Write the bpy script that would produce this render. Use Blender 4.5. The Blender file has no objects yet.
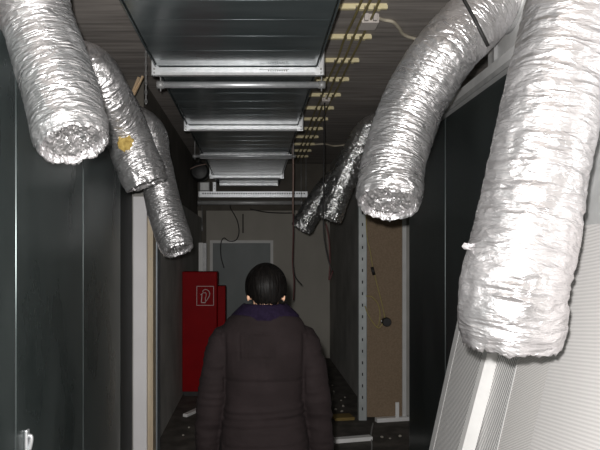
import bpy, bmesh, math, random
from mathutils import Vector, Matrix, noise
random.seed(7)
PI = math.pi
sc = bpy.context.scene
col = sc.collection
HC = 1.65          # eye height of the photographer
F = 600.0          # focal length in pixels

def P(px, py, Y):  # point seen at that place of the photograph, Y metres down the corridor
    return Vector(((px - 256) / F * Y, Y, HC + (255 - py) / F * Y))

# ------------------------------------------------------------------ materials
def mat(name, rgb, rough=0.6, metal=0.0, rgb2=None, scale=(8, 8, 8), bump=0.0, bscale=None, detail=6,
        spec=0.5, ramp=(0.35, 0.65), rough2=None, coord='Object', bdist=0.01):
    m = bpy.data.materials.new(name); m.use_nodes = True
    nt = m.node_tree; N = nt.nodes; L = nt.links
    b = N['Principled BSDF']
    b.inputs['Base Color'].default_value = (*rgb, 1)
    b.inputs['Roughness'].default_value = rough
    b.inputs['Metallic'].default_value = metal
    b.inputs['Specular IOR Level'].default_value = spec
    if rgb2 or bump or rough2:
        tc = N.new('ShaderNodeTexCoord')
        def tex(s):
            mp = N.new('ShaderNodeMapping'); mp.inputs['Scale'].default_value = s
            L.new(tc.outputs[coord], mp.inputs['Vector'])
            t = N.new('ShaderNodeTexNoise'); t.inputs['Scale'].default_value = 1; t.inputs['Detail'].default_value = detail
            L.new(mp.outputs[0], t.inputs['Vector']); return t
        t = tex(scale)
        if rgb2:
            r = N.new('ShaderNodeValToRGB')
            r.color_ramp.elements[0].position = ramp[0]; r.color_ramp.elements[0].color = (*rgb, 1)
            r.color_ramp.elements[1].position = ramp[1]; r.color_ramp.elements[1].color = (*rgb2, 1)
            L.new(t.outputs['Fac'], r.inputs['Fac']); L.new(r.outputs[0], b.inputs['Base Color'])
        if rough2 is not None:
            mr = N.new('ShaderNodeMapRange'); mr.inputs[1].default_value = .3; mr.inputs[2].default_value = .7
            mr.inputs[3].default_value = rough; mr.inputs[4].default_value = rough2
            L.new(t.outputs['Fac'], mr.inputs[0]); L.new(mr.outputs[0], b.inputs['Roughness'])
        if bump:
            tb = tex(bscale or scale)
            bp = N.new('ShaderNodeBump'); bp.inputs['Strength'].default_value = bump; bp.inputs['Distance'].default_value = bdist
            L.new(tb.outputs['Fac'], bp.inputs['Height']); L.new(bp.outputs[0], b.inputs['Normal'])
    return m

def foil_mat(name, base, rough, strength, metal=.85, k=1.0):
    m = bpy.data.materials.new(name); m.use_nodes = True
    nt = m.node_tree; N = nt.nodes; L = nt.links; b = N['Principled BSDF']
    b.inputs['Base Color'].default_value = (*base, 1); b.inputs['Metallic'].default_value = metal
    tc = N.new('ShaderNodeTexCoord')
    def nz(s, d, rot=0.0):
        mp = N.new('ShaderNodeMapping'); mp.inputs['Scale'].default_value = s; mp.inputs['Rotation'].default_value = (0, 0, rot)
        L.new(tc.outputs['UV'], mp.inputs['Vector'])
        t = N.new('ShaderNodeTexNoise'); t.inputs['Scale'].default_value = 1; t.inputs['Detail'].default_value = d
        t.inputs['Distortion'].default_value = .4
        L.new(mp.outputs[0], t.inputs['Vector']); return t
    a = nz((9 * k, 40 * k, 1), 2, .3); c = nz((24 * k, 66 * k, 1), 3, -.4); fine = nz((90, 150, 1), 3, .1)
    def fold_line(t):                      # sharp creases where the noise crosses its middle value
        sb = N.new('ShaderNodeMath'); sb.operation = 'SUBTRACT'; sb.inputs[1].default_value = .5; L.new(t.outputs['Fac'], sb.inputs[0])
        ab = N.new('ShaderNodeMath'); ab.operation = 'ABSOLUTE'; L.new(sb.outputs[0], ab.inputs[0]); return ab
    def madd(x, k, y):
        q = N.new('ShaderNodeMath'); q.operation = 'MULTIPLY_ADD'; q.inputs[1].default_value = k
        L.new(x, q.inputs[0])
        if y is None: q.inputs[2].default_value = 0
        else: L.new(y, q.inputs[2])
        return q.outputs[0]
    h = madd(fold_line(a).outputs[0], 2.6, None)
    h = madd(fold_line(c).outputs[0], 1.3, h)
    h = madd(fine.outputs['Fac'], .12, h)
    bp = N.new('ShaderNodeBump'); bp.inputs['Strength'].default_value = strength; bp.inputs['Distance'].default_value = .011
    L.new(h, bp.inputs['Height']); L.new(bp.outputs[0], b.inputs['Normal'])
    big = nz((5, 9, 1), 3)
    mr = N.new('ShaderNodeMapRange'); mr.inputs[1].default_value = .35; mr.inputs[2].default_value = .7
    mr.inputs[3].default_value = rough - .08; mr.inputs[4].default_value = rough + .12
    L.new(big.outputs['Fac'], mr.inputs[0]); L.new(mr.outputs[0], b.inputs['Roughness'])
    return m

def mesh_mat(name, light, dark, freq, ang, duty=.5):   # perforated / ribbed sheet: rows of holes drawn across the sheet
    m = bpy.data.materials.new(name); m.use_nodes = True
    nt = m.node_tree; N = nt.nodes; L = nt.links; b = N['Principled BSDF']
    tc = N.new('ShaderNodeTexCoord')
    mp = N.new('ShaderNodeMapping'); mp.inputs['Rotation'].default_value = (ang, 0, 0)
    L.new(tc.outputs['Object'], mp.inputs['Vector'])
    w = N.new('ShaderNodeTexWave'); w.wave_type = 'BANDS'; w.bands_direction = 'Z'; w.inputs['Scale'].default_value = freq
    w.inputs['Distortion'].default_value = .15
    L.new(mp.outputs[0], w.inputs['Vector'])
    r = N.new('ShaderNodeValToRGB')
    r.color_ramp.elements[0].position = duty - .25; r.color_ramp.elements[0].color = (*dark, 1)
    r.color_ramp.elements[1].position = duty + .25; r.color_ramp.elements[1].color = (*light, 1)
    L.new(w.outputs['Fac'], r.inputs['Fac']); L.new(r.outputs[0], b.inputs['Base Color'])
    bp = N.new('ShaderNodeBump'); bp.inputs['Strength'].default_value = .3; bp.inputs['Distance'].default_value = .003
    L.new(w.outputs['Fac'], bp.inputs['Height']); L.new(bp.outputs[0], b.inputs['Normal'])
    b.inputs['Roughness'].default_value = .5
    return m

M = {}
M['foil'] = foil_mat('aluminium_foil', (.84, .82, .83), .34, .9, .82, .7)
M['foil_bright'] = foil_mat('bright_aluminium_foil', (.62, .6, .61), .38, 1.0, .8, .5)
M['foil_dark'] = foil_mat('dull_aluminium_foil', (.85, .85, .85), .27, .8, .95, 1.0)
M['glass_wool'] = mat('yellow_glass_wool', (.72, .52, .16), .9, rgb2=(.45, .3, .08), scale=(60, 60, 60), bump=.8)
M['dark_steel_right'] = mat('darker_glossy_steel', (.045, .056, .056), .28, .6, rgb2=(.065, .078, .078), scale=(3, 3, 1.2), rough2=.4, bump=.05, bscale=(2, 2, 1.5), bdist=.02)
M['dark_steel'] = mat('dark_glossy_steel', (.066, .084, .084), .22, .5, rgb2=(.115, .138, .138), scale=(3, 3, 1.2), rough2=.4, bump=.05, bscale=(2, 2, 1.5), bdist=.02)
M['dark_rough'] = mat('matt_dark_steel', (.014, .017, .017), .6, .2, rgb2=(.02, .024, .024), scale=(4, 4, 2), spec=.2)
M['dark_edge'] = mat('bright_steel_edge', (.42, .44, .46), .3, .8)
M['duct_steel'] = mat('dark_duct_steel', (.075, .09, .094), .15, .3, rgb2=(.095, .112, .116), scale=(2, 9, 2), rough2=.24, spec=.2)
M['galv'] = mat('galvanised_steel', (.86, .87, .89), .36, .65, rgb2=(.74, .76, .78), scale=(30, 30, 30), rough2=.42)
M['galv_dull'] = mat('dull_galvanised_steel', (.34, .34, .34), .5, .35, rgb2=(.42, .42, .42), scale=(20, 20, 20))
M['galv_sheet'] = mat('galvanised_sheet', (.72, .72, .72), .45, .35, rgb2=(.62, .62, .62), scale=(12, 12, 12))
M['ceiling'] = mat('board_marked_concrete', (.22, .2, .185), .85, rgb2=(.46, .415, .385), scale=(1.6, 26, 4), bump=.35, bscale=(2, 45, 4), ramp=(.3, .72), bdist=.006)
M['concrete'] = mat('grey_concrete', (.3, .29, .27), .9, rgb2=(.46, .445, .42), scale=(3, 3, 2.2), bump=.25, bscale=(14, 14, 14), ramp=(.3, .7), bdist=.004)
M['back_wall'] = mat('grey_wall_paint', (.39, .365, .32), .8, rgb2=(.5, .47, .42), scale=(2.2, 2.2, 1.1), bump=.1, ramp=(.3, .75))
M['dark_concrete'] = mat('dark_brown_concrete', (.1, .09, .075), .9, rgb2=(.15, .135, .115), scale=(3, 3, 3))  # darker and browner than the other concrete, for upper walls and back strip
M['floor'] = mat('dirty_screed', (.05, .044, .038), .8, rgb2=(.13, .115, .1), scale=(6, 6, 6), bump=.3, ramp=(.4, .75))
M['white'] = mat('white_plaster', (.72, .7, .71), .6, rgb2=(.78, .76, .77), scale=(4, 4, 3))
M['white_plastic'] = mat('white_plastic', (.8, .79, .78), .45, rgb2=(.74, .73, .72), scale=(12, 12, 12))
M['cream_wood'] = mat('cream_wood', (.56, .47, .34), .65, rgb2=(.46, .37, .26), scale=(20, 20, 2))
M['batten'] = mat('pale_softwood', (.62, .46, .3), .65, rgb2=(.5, .35, .2), scale=(30, 30, 3))
M['blue_steel'] = mat('bluish_steel_stud', (.2, .23, .26), .45, .4, rgb2=(.26, .29, .31), scale=(10, 10, 3))
M['chipboard'] = mat('brown_chipboard', (.2, .14, .088), .75, rgb2=(.25, .18, .118), scale=(70, 70, 70), bump=.1)
M['stud'] = mat('zinc_stud', (.36, .38, .38), .5, .3, rgb2=(.44, .46, .46), scale=(10, 10, 10))
M['hole'] = mat('punched_hole', (.01, .01, .01), .8, rgb2=(.02, .02, .02))
M['red'] = mat('red_lacquer', (.215, .001, .003), .55, rgb2=(.25, .0012, .0035), scale=(4, 4, 4), spec=.08)
M['sign'] = mat('sign_white_line', (.5, .38, .37), .5, rgb2=(.56, .43, .42))
M['door_grey'] = mat('dark_grey_door', (.17, .19, .19), .5, rgb2=(.2, .22, .22), scale=(3, 3, 2))
M['frame_grey'] = mat('light_door_frame', (.8, .79, .77), .5, rgb2=(.74, .73, .71), scale=(6, 6, 6))
M['clip'] = mat('pale_yellow_plastic', (.78, .68, .4), .5, rgb2=(.84, .75, .48), scale=(20, 20, 20))
M['olive'] = mat('olive_cable', (.25, .205, .085), .5, rgb2=(.31, .26, .11), scale=(40, 6, 40))
M['white_cable'] = mat('cream_cable', (.66, .6, .48), .5, rgb2=(.6, .54, .42), scale=(20, 20, 20))
M['box_white'] = mat('junction_box_plastic', (.68, .62, .58), .5, rgb2=(.62, .57, .53), scale=(20, 20, 20))
M['black'] = mat('black_rubber', (.012, .011, .011), .55, rgb2=(.02, .019, .019), scale=(30, 30, 30))
M['black_gloss'] = mat('dark_painted_metal', (.014, .014, .014), .5, rgb2=(.022, .022, .022), scale=(10, 10, 10))
M['red_wire'] = mat('red_wire', (.1, .014, .016), .5, rgb2=(.075, .01, .012), scale=(30, 30, 30))
M['brown_wire'] = mat('brown_cable', (.3, .2, .17), .5, rgb2=(.24, .16, .13), scale=(30, 30, 30))
M['yellow_wire'] = mat('yellow_cable', (.36, .29, .11), .5, rgb2=(.3, .24, .08), scale=(30, 30, 30))
M['ochre'] = mat('ochre_plank', (.24, .17, .05), .7, rgb2=(.18, .12, .035), scale=(4, 20, 20))
M['rubble'] = mat('pale_rubble', (.4, .37, .32), .9, rgb2=(.28, .26, .22), scale=(30, 30, 30))
M['mesh_a'] = mesh_mat('ribbed_white_sheet', (.66, .64, .63), (.56, .54, .535), 27, .12)
M['mesh_b'] = mesh_mat('fine_ribbed_sheet', (.7, .675, .66), (.56, .54, .53), 34, .5)
M['mesh_d'] = mesh_mat('perforated_sheet', (.85, .83, .82), (.3, .3, .3), 25, -.55)
M['rim'] = mat('white_rim', (.55, .545, .54), .5, rgb2=(.6, .595, .59), scale=(10, 10, 10))
M['skin'] = mat('skin', (.62, .37, .25), .5, rgb2=(.55, .31, .2), scale=(20, 20, 20))
M['hair'] = mat('black_hair', (.0012, .001, .001), .5, rgb2=(.0042, .0032, .0028), scale=(160, 160, 6), bump=.25, bscale=(220, 220, 8), spec=.1)
M['jacket'] = mat('dark_brown_jacket', (.0092, .0064, .0066), .85, rgb2=(.0126, .0088, .0092), scale=(9, 9, 9), bump=.25, bscale=(28, 28, 60), spec=.1)
M['collar'] = mat('purple_fleece', (.0065, .004, .011), .9, rgb2=(.01, .0065, .017), scale=(90, 90, 90), bump=.3, spec=.06)
M['trousers'] = mat('black_trousers', (.012, .012, .014), .85, rgb2=(.018, .018, .02), scale=(30, 30, 30))
M['shoe'] = mat('black_shoe', (.012, .011, .01), .5, rgb2=(.02, .018, .016), scale=(20, 20, 20))

# ------------------------------------------------------------------ mesh helpers
def box(bm, x0, x1, y0, y1, z0, z1, bev=0.0):
    t = bmesh.new()
    r = bmesh.ops.create_cube(t, size=1)
    for v in t.verts:
        v.co = Vector((x0 + (v.co.x + .5) * (x1 - x0), y0 + (v.co.y + .5) * (y1 - y0), z0 + (v.co.z + .5) * (z1 - z0)))
    if bev:
        bmesh.ops.bevel(t, geom=t.edges[:], offset=bev, segments=2, affect='EDGES', profile=.5)
    merge(bm, t)

def merge(bm, t):
    me = bpy.data.meshes.new('tmp'); t.to_mesh(me); t.free(); bm.from_mesh(me); bpy.data.meshes.remove(me)

def bar(bm, a, b, w, h, up=Vector((0, 0, 1)), bev=0.0):    # a straight bar from a to b, w across, h along 'up'
    a = Vector(a); b = Vector(b); d = (b - a); L = d.length; d.normalize()
    s = d.cross(up)
    if s.length < 1e-4: s = d.cross(Vector((0, 1, 0)))
    s.normalize(); u = s.cross(d).normalized()
    t = bmesh.new(); box(t, -w / 2, w / 2, 0, L, -h / 2, h / 2, bev)
    for v in t.verts: v.co = a + s * v.co.x + d * v.co.y + u * v.co.z
    merge(bm, t)

def smooth_path(pts, n):
    pts = [Vector(p) for p in pts]
    q = [2 * pts[0] - pts[1]] + pts + [2 * pts[-1] - pts[-2]]
    out = []
    for i in range(1, len(q) - 2):
        p0, p1, p2, p3 = q[i - 1:i + 3]
        for k in range(n):
            t = k / n
            out.append(.5 * ((2 * p1) + (p2 - p0) * t + (2 * p0 - 5 * p1 + 4 * p2 - p3) * t * t + (3 * p1 - p0 - 3 * p2 + p3) * t ** 3))
    out.append(pts[-1]); return out

def frames(path):
    T = []
    for i in range(len(path)):
        a = path[max(0, i - 1)]; b = path[min(len(path) - 1, i + 1)]
        T.append((b - a).normalized())
    n = T[0].cross(Vector((0, 1, 0)))
    if n.length < .1: n = T[0].cross(Vector((1, 0, 0)))
    n.normalize(); out = []
    for t in T:
        n = (n - t * n.dot(t)).normalized()
        out.append((t, n, t.cross(n).normalized()))
    return out

def tube(bm, pts, r, seg=10, n=6, cap=True):
    path = smooth_path(pts, n) if n > 1 else [Vector(p) for p in pts]
    fr = frames(path); rings = []
    for i, (p, (t, a, b)) in enumerate(zip(path, fr)):
        rr = r if not callable(r) else r(i / (len(path) - 1))
        rings.append([bm.verts.new(p + (a * math.cos(2 * PI * k / seg) + b * math.sin(2 * PI * k / seg)) * rr) for k in range(seg)])
    for i in range(len(rings) - 1):
        for k in range(seg):
            f = bm.faces.new((rings[i][k], rings[i][(k + 1) % seg], rings[i + 1][(k + 1) % seg], rings[i + 1][k])); f.smooth = True
    if cap:
        bm.faces.new(rings[0][::-1]); bm.faces.new(rings[-1])

def ellipsoid(bm, c, r, seg=24, rings=16, rot=None):
    t = bmesh.new(); bmesh.ops.create_uvsphere(t, u_segments=seg, v_segments=rings, radius=1)
    m = Matrix.Diagonal((*r, 1))
    if rot: m = rot.to_4x4() @ m
    bmesh.ops.transform(t, matrix=Matrix.Translation(c) @ m, verts=t.verts[:])
    merge(bm, t)

def loft(bm, rings, seg=40, cap=True):   # rings: (centre, half x, half y, exponent)
    R = []
    for c, hx, hy, e in rings:
        row = []
        for k in range(seg):
            a = 2 * PI * k / seg; ca, sa = math.cos(a), math.sin(a)
            row.append(bm.verts.new(Vector(c) + Vector((hx * math.copysign(abs(ca) ** (2 / e), ca), hy * math.copysign(abs(sa) ** (2 / e), sa), 0))))
        R.append(row)
    for i in range(len(R) - 1):
        for k in range(seg):
            bm.faces.new((R[i][k], R[i][(k + 1) % seg], R[i + 1][(k + 1) % seg], R[i + 1][k])).smooth = True
    if cap: bm.faces.new(R[0][::-1]); bm.faces.new(R[-1])

def rootloc(o):
    while o.parent: o = o.parent
    return o.location.copy()

def obj(name, bm, m, parent=None, base=None, smooth=False, label=None):
    off = rootloc(parent) if parent else (Vector(base) if base is not None else Vector((0, 0, 0)))
    bmesh.ops.recalc_face_normals(bm, faces=bm.faces[:])
    bmesh.ops.translate(bm, vec=-off, verts=bm.verts[:])
    me = bpy.data.meshes.new(name)
    if smooth:
        for f in bm.faces: f.smooth = True
    bm.to_mesh(me); bm.free(); me.materials.append(M[m])
    o = bpy.data.objects.new(name, me); col.objects.link(o)
    if parent: o.parent = parent
    else: o.location = off
    if label: o['label'] = label
    return o

def tag(o, label, cat, group=None):
    o['label'] = label; o['category'] = cat
    if group: o['group'] = group
    return o

def thing(name, label, cat, loc, group=None):
    o = bpy.data.objects.new(name, None); col.objects.link(o); o.location = loc; o.empty_display_size = .1
    return tag(o, label, cat, group)

def struct(name, bm, m, parent=None):
    o = obj(name, bm, m, parent)
    if not parent: o['kind'] = 'structure'
    return o

def B(*a, **k):
    bm = bmesh.new(); box(bm, *a, **k); return bm

def bake(o, voxel, smooth_it=2, displace=None):   # fuse the overlapping volumes of a mesh into one surface
    md = o.modifiers.new('fuse', 'REMESH'); md.mode = 'VOXEL'; md.voxel_size = voxel; md.use_smooth_shade = True
    if smooth_it:
        s = o.modifiers.new('soft', 'SMOOTH'); s.factor = .5; s.iterations = smooth_it
    bpy.context.view_layer.update()
    dg = bpy.context.evaluated_depsgraph_get()
    me = bpy.data.meshes.new_from_object(o.evaluated_get(dg))
    mats = list(o.data.materials); o.modifiers.clear(); o.data = me
    if not me.materials:
        for x in mats: me.materials.append(x)
    if displace:
        me.update(); nr = [v.normal.copy() for v in me.vertices]
        for v, n in zip(me.vertices, nr): v.co += n * displace(v.co, n)
    for p in me.polygons: p.use_smooth = True
    return o

# ------------------------------------------------------------------ the setting
XL, XR, ZC = -.95, 1.16, 3.10      # cabinet fronts, ceiling height
YB = 9.6
struct('floor', B(-1.9, 2.0, -1.0, YB + .2, -.12, 0), 'floor')
struct('ceiling', B(-1.9, 2.0, -1.0, YB + .2, ZC, ZC + .15), 'ceiling')
bm = bmesh.new(); box(bm, -1.9, -1.66, -1.0, 4.95, 0, ZC); box(bm, -1.9, -.865, 4.95, YB, 0, 2.24)
struct('wall_left', bm, 'concrete')
struct('trim_3', B(-1.9, -.93, 4.97, YB, 2.24, ZC), 'dark_concrete')       # dark upper part of the left wall
bm = bmesh.new(); box(bm, 1.82, 2.0, -1.0, 6.12, 0, ZC); box(bm, 1.18, 2.0, 6.12, YB, 0, ZC)
struct('wall_right', bm, 'concrete')
# back wall with the door opening
dx0, dx1, dz = -.735, .275, 1.885
bm = bmesh.new()
box(bm, -1.06, dx0, YB, YB + .2, 0, ZC); box(bm, dx1, 1.18, YB, YB + .2, 0, ZC); box(bm, dx0, dx1, YB, YB + .2, dz, ZC)

struct('wall_back', bm, 'back_wall')
struct('trim_2', B(-.865, -.795, YB - .05, YB, 0, 2.36), 'dark_concrete')
struct('trim_1', B(-1.06, 1.18, YB - .05, YB, 2.36, ZC), 'dark_concrete')    # dark beam over the wall face
d = bpy.data.objects.new('door_1', None); col.objects.link(d); d.location = (-.23, YB, 0); d['kind'] = 'structure'
bm = bmesh.new()
box(bm, dx0, dx0 + .045, YB - .03, YB + .1, 0, dz); box(bm, dx1 - .045, dx1, YB - .03, YB + .1, 0, dz); box(bm, dx0 + .045, dx1 - .045, YB - .03, YB + .1, dz - .045, dz)
struct('door_frame', bm, 'frame_grey', d)
lf = struct('door_leaf', B(dx0 + .045, dx1 - .045, YB + .02, YB + .07, 0.01, dz - .045), 'door_grey', d)
bm = bmesh.new(); tube(bm, [(.13, YB + .02, 1.0), (.13, YB - .03, 1.0), (.12, YB - .035, 1.0), (.02, YB - .035, 1.0)], .011, 10, 4)
box(bm, .105, .155, YB + .005, YB + .02, .93, 1.08); struct('door_handle', bm, 'galv', lf)

# ------------------------------------------------------------------ flexible foil ducts
def flexible_duct(pts, r, mname, label, seed, amp=.0065, tail=None, cap_depth=.02, collar=True, seg=110):
    path = smooth_path(pts, 44)
    out = [path[0]]; acc = 0.0
    for i in range(1, len(path)):              # even spacing
        if (path[i] - out[-1]).length > .0085: out.append(path[i])
    path = out; fr = frames(path); n = len(path)
    t = thing('flexible_duct', label, 'ventilation duct', path[-1], 'silver flexible ducts')
    sv = Vector((seed * 7.3, seed * 3.1, seed * 1.7))
    def wr(th, s, k=1.0):
        c, sn = math.cos(th), math.sin(th)
        a = noise.noise(Vector((c * 2.2, sn * 2.2, s * 34 + th * .4)) + sv)
        b = noise.noise(Vector((c * 4.5 + s * 6, sn * 4.5, s * 75)) + sv * 2)
        e = noise.noise(Vector((c * 1.0, sn * 1.0, s * 6)) + sv * 3)
        f = noise.noise(Vector((c * 9, sn * 9, s * 60 + c * 8)) + sv * 4)
        return amp * .6 * k * (1.0 * (1 - 2.6 * abs(a)) + .7 * (1 - 2.6 * abs(b)) + .35 * f) + .006 * e
    bm = bmesh.new(); uvl = bm.loops.layers.uv.new('uv')
    rings = []; S = 0.0; SS = []
    th0 = math.atan2(fr[0][2].y, fr[0][1].y)   # seam kept on the far side
    for i, (p, (tn, a, b)) in enumerate(zip(path, fr)):
        if i: S += (p - path[i - 1]).length
        SS.append(S)
        rr = r if not callable(r) else r(i / (n - 1))
        end = max(0, 1 - (path[-1] - p).length / .07)
        row = []
        for k in range(seg):
            th = th0 + 2 * PI * k / seg
            q = rr + wr(th, S, 1 + .4 * end) - .012 * end ** 3 + .007 * end * noise.noise(Vector((math.cos(th) * 3, math.sin(th) * 3, S * 20)) + sv)
            row.append(bm.verts.new(p + (a * math.cos(th) + b * math.sin(th)) * q))
        rings.append(row)
    def quad(A, Bq, k, u0, u1, s0, s1, rr):
        f = bm.faces.new((A[k], A[(k + 1) % seg], Bq[(k + 1) % seg], Bq[k])); f.smooth = True
        for l, (u, v) in zip(f.loops, ((u0, s0), (u1, s0), (u1, s1), (u0, s1))): l[uvl].uv = (u, v)
    r0 = r if not callable(r) else r(1)
    for i in range(n - 1):
        for k in range(seg): quad(rings[i], rings[i + 1], k, k / seg * 2 * PI * r0, (k + 1) / seg * 2 * PI * r0, SS[i], SS[i + 1], r0)
    last = [v.co.copy() for v in rings[-1]]
    obj('foil_sleeve', bm, mname, t)
    # the end: foil folded inwards over the insulation
    bm = bmesh.new(); uvl = bm.loops.layers.uv.new('uv')
    tn, a, b = fr[-1]; pe = path[-1]
    prof = [(1.0, 0), (.995, .008), (.975, .015), (.94, .017), (.905, .01), (.885, -.004), (.865, -.016), (.84, -.02), (.8, -.014), (.75, -.006), (.7, -.002), (.64, -.001), (.58, -.003), (.52, -.007), (.46, -.009), (.4, -.008), (.33, -.01), (.25, -.013), (.16, -.013), (.06, -.014)]
    R = []
    for j, (q, h) in enumerate(prof):
        row = []
        for k in range(seg):
            th = th0 + 2 * PI * k / seg
            c, sn = math.cos(th), math.sin(th)
            base = last[k] - pe; w = j / (len(prof) - 1)
            nz = noise.noise(Vector((c * q * 9, sn * q * 9, 3)) + sv * 5); nz2 = noise.noise(Vector((c * q * 4, sn * q * 4, 9)) + sv * 6); nz3 = noise.noise(Vector((c * q * 20, sn * q * 20, 5)) + sv)
            row.append(bm.verts.new(pe + base * q + tn * (h + (min(1, j / 3)) * (.012 * abs(nz) + .006 * nz2 + .007 * (1 - 3 * abs(nz3)) + .004 * noise.noise(Vector((c * q * 42, sn * q * 42, 5)) + sv)))))
        R.append(row)
    for j in range(len(R) - 1):
        for k in range(seg): quad(R[j], R[j + 1], k, k / seg * 2 * PI * r0, (k + 1) / seg * 2 * PI * r0, S + j * .008, S + (j + 1) * .008, r0)
    bm.faces.new(R[-1])
    obj('folded_end', bm, mname, t)
    if collar:
        bm = bmesh.new(); tn, a, b = fr[3]; rr = (r if not callable(r) else r(0)) + .012
        tube(bm, [path[0] + tn * .005, path[0] + tn * .045], rr, 40, 1); obj('clamp_collar', bm, 'galv_dull', t)
    return t, path, fr

V = Vector
L1, p1, f1 = flexible_duct([V((-1.395, 2.13, 2.92)), V((-1.17, 2.14, 2.9)), P(20, -45, 2.2), P(37, 17, 2.28), P(58, 83, 2.225), P(66, 115, 2.195), P(73, 142, 2.16)], lambda t: .124 + .013 * t, 'foil',
    'wide crumpled silver duct hanging in the upper left corner, nearest of the left ones', 1, amp=.0045)
L2, p2, f2 = flexible_duct([V((-1.395, 3.38, 2.70)), V((-1.16, 3.38, 2.735)), P(90, 70, 3.42), P(108, 98, 3.52), P(127, 135, 3.72), P(146, 183, 3.74)], lambda t: .13 + .014 * t, 'foil',
    'middle silver duct on the left with a yellow tear in its foil', 2)
L3, p3, f3 = flexible_duct([V((-1.395, 4.27, 2.66)), V((-1.19, 4.27, 2.69)), P(143, 128, 4.36), P(154, 162, 4.42), P(164, 207, 4.43), P(178, 249, 4.34)], .126, 'foil',
    'smooth narrow silver duct hanging lowest on the left, above the white post', 3, amp=.0035)
R1, p4, f4 = flexible_duct([V((1.2, 1.72, 2.82)), V((1.08, 1.70, 2.79)), P(586, -30, 1.67), P(574, 12, 1.65), P(545, 130, 1.65), P(529, 215, 1.65), P(514, 283, 1.645), P(511, 338, 1.66)], lambda t: .128 + .011 * max(0, (t - .7) / .3) ** .7, 'foil_bright',
    'huge bright silver duct in the right foreground hanging over leaning white sheets', 4, amp=.005)
R2, p5, f5 = flexible_duct([V((1.2, 2.84, 2.86)), P(492, 2, 2.82), P(473, 22, 2.8), P(442, 57, 2.78), P(413, 105, 2.83), P(397, 150, 2.80), P(391, 178, 2.76), P(389, 201, 2.705)], .145, 'foil',
    'curved silver duct right of the ceiling cables, above the brown board', 5, amp=.0055)
R3, p6, f6 = flexible_duct([V((1.5, 5.55, 2.9)), V((1.3, 5.62, 2.9)), P(370, 130, 5.7), P(355, 155, 5.7), P(340, 187, 5.7), P(329, 217, 5.7)], .122, 'foil_dark',
    'small dark silver duct just behind the big curved duct', 6, amp=.012)
R4, p7, f7 = flexible_duct([V((1.165, 6.8, 2.62)), V((1.04, 6.8, 2.59)), P(331, 185, 6.8), P(315, 206, 6.8), P(301, 228, 6.8)], .122, 'foil_dark',
    'farthest and smallest silver duct, hanging right of the back wall door', 7, amp=.014)

# torn spot of L2 with yellow glass wool showing
def nearest(path, px, py):
    return min(range(len(path)), key=lambda i: ((path[i].x / path[i].y * F + 256 - px) ** 2 + (255 - (path[i].z - HC) / path[i].y * F - py) ** 2))
i = nearest(p2, 128, 142); tn, a, b = f2[i]
view = (V((0, 0, HC)) - p2[i]).normalized(); nrm = (view - tn * view.dot(tn)).normalized(); sd = tn.cross(nrm)
c = p2[i] + nrm * .139 + sd * .022
bm = bmesh.new(); ellipsoid(bm, V((0, 0, 0)), (.05, .058, .016), 24, 14)
for v in bm.verts:
    q = 1 + .45 * noise.noise(v.co * 45)
    v.co = c + (sd * v.co.x + tn * v.co.y) * q + nrm * (v.co.z * q)
obj('exposed_insulation', bm, 'glass_wool', L2, smooth=True, label='yellow insulation showing through a tear in the foil')
# little foil flap on the near right duct
c = P(466, 247, 1.64)
bm = bmesh.new(); bm.faces.new([bm.verts.new(c + V(q)) for q in ((.012, 0, .008), (-.006, -.004, .012), (-.012, 0, .001), (-.004, .004, -.006), (.012, 0, -.008))])
bmesh.ops.solidify(bm, geom=bm.faces[:], thickness=.002); obj('foil_flap', bm, 'foil_bright', R1)

# ------------------------------------------------------------------ big duct under the ceiling
dl, dr, dzb, dzt = -.572, .35, 2.74, 3.06
D = thing('ventilation_duct', 'long dark rectangular sheet metal duct running under the ceiling', 'ventilation duct', (-.1, 1.8, dzb))
bm = bmesh.new(); box(bm, dl, dr, .9, 9.35, dzb, dzt, .006)
y = 1.1
while y < 9.3:
    bar(bm, (dl + .004, y, dzb), (dr - .004, y, dzb), .005, .0014); y += .21
obj('duct_casing', bm, 'duct_steel', D)
for xx in (dl - .012, dr + .004):
    obj('edge_flange', B(xx, xx + .008, .9, 9.35, dzb - .004, dzb + .03), 'duct_steel', D)

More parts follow.
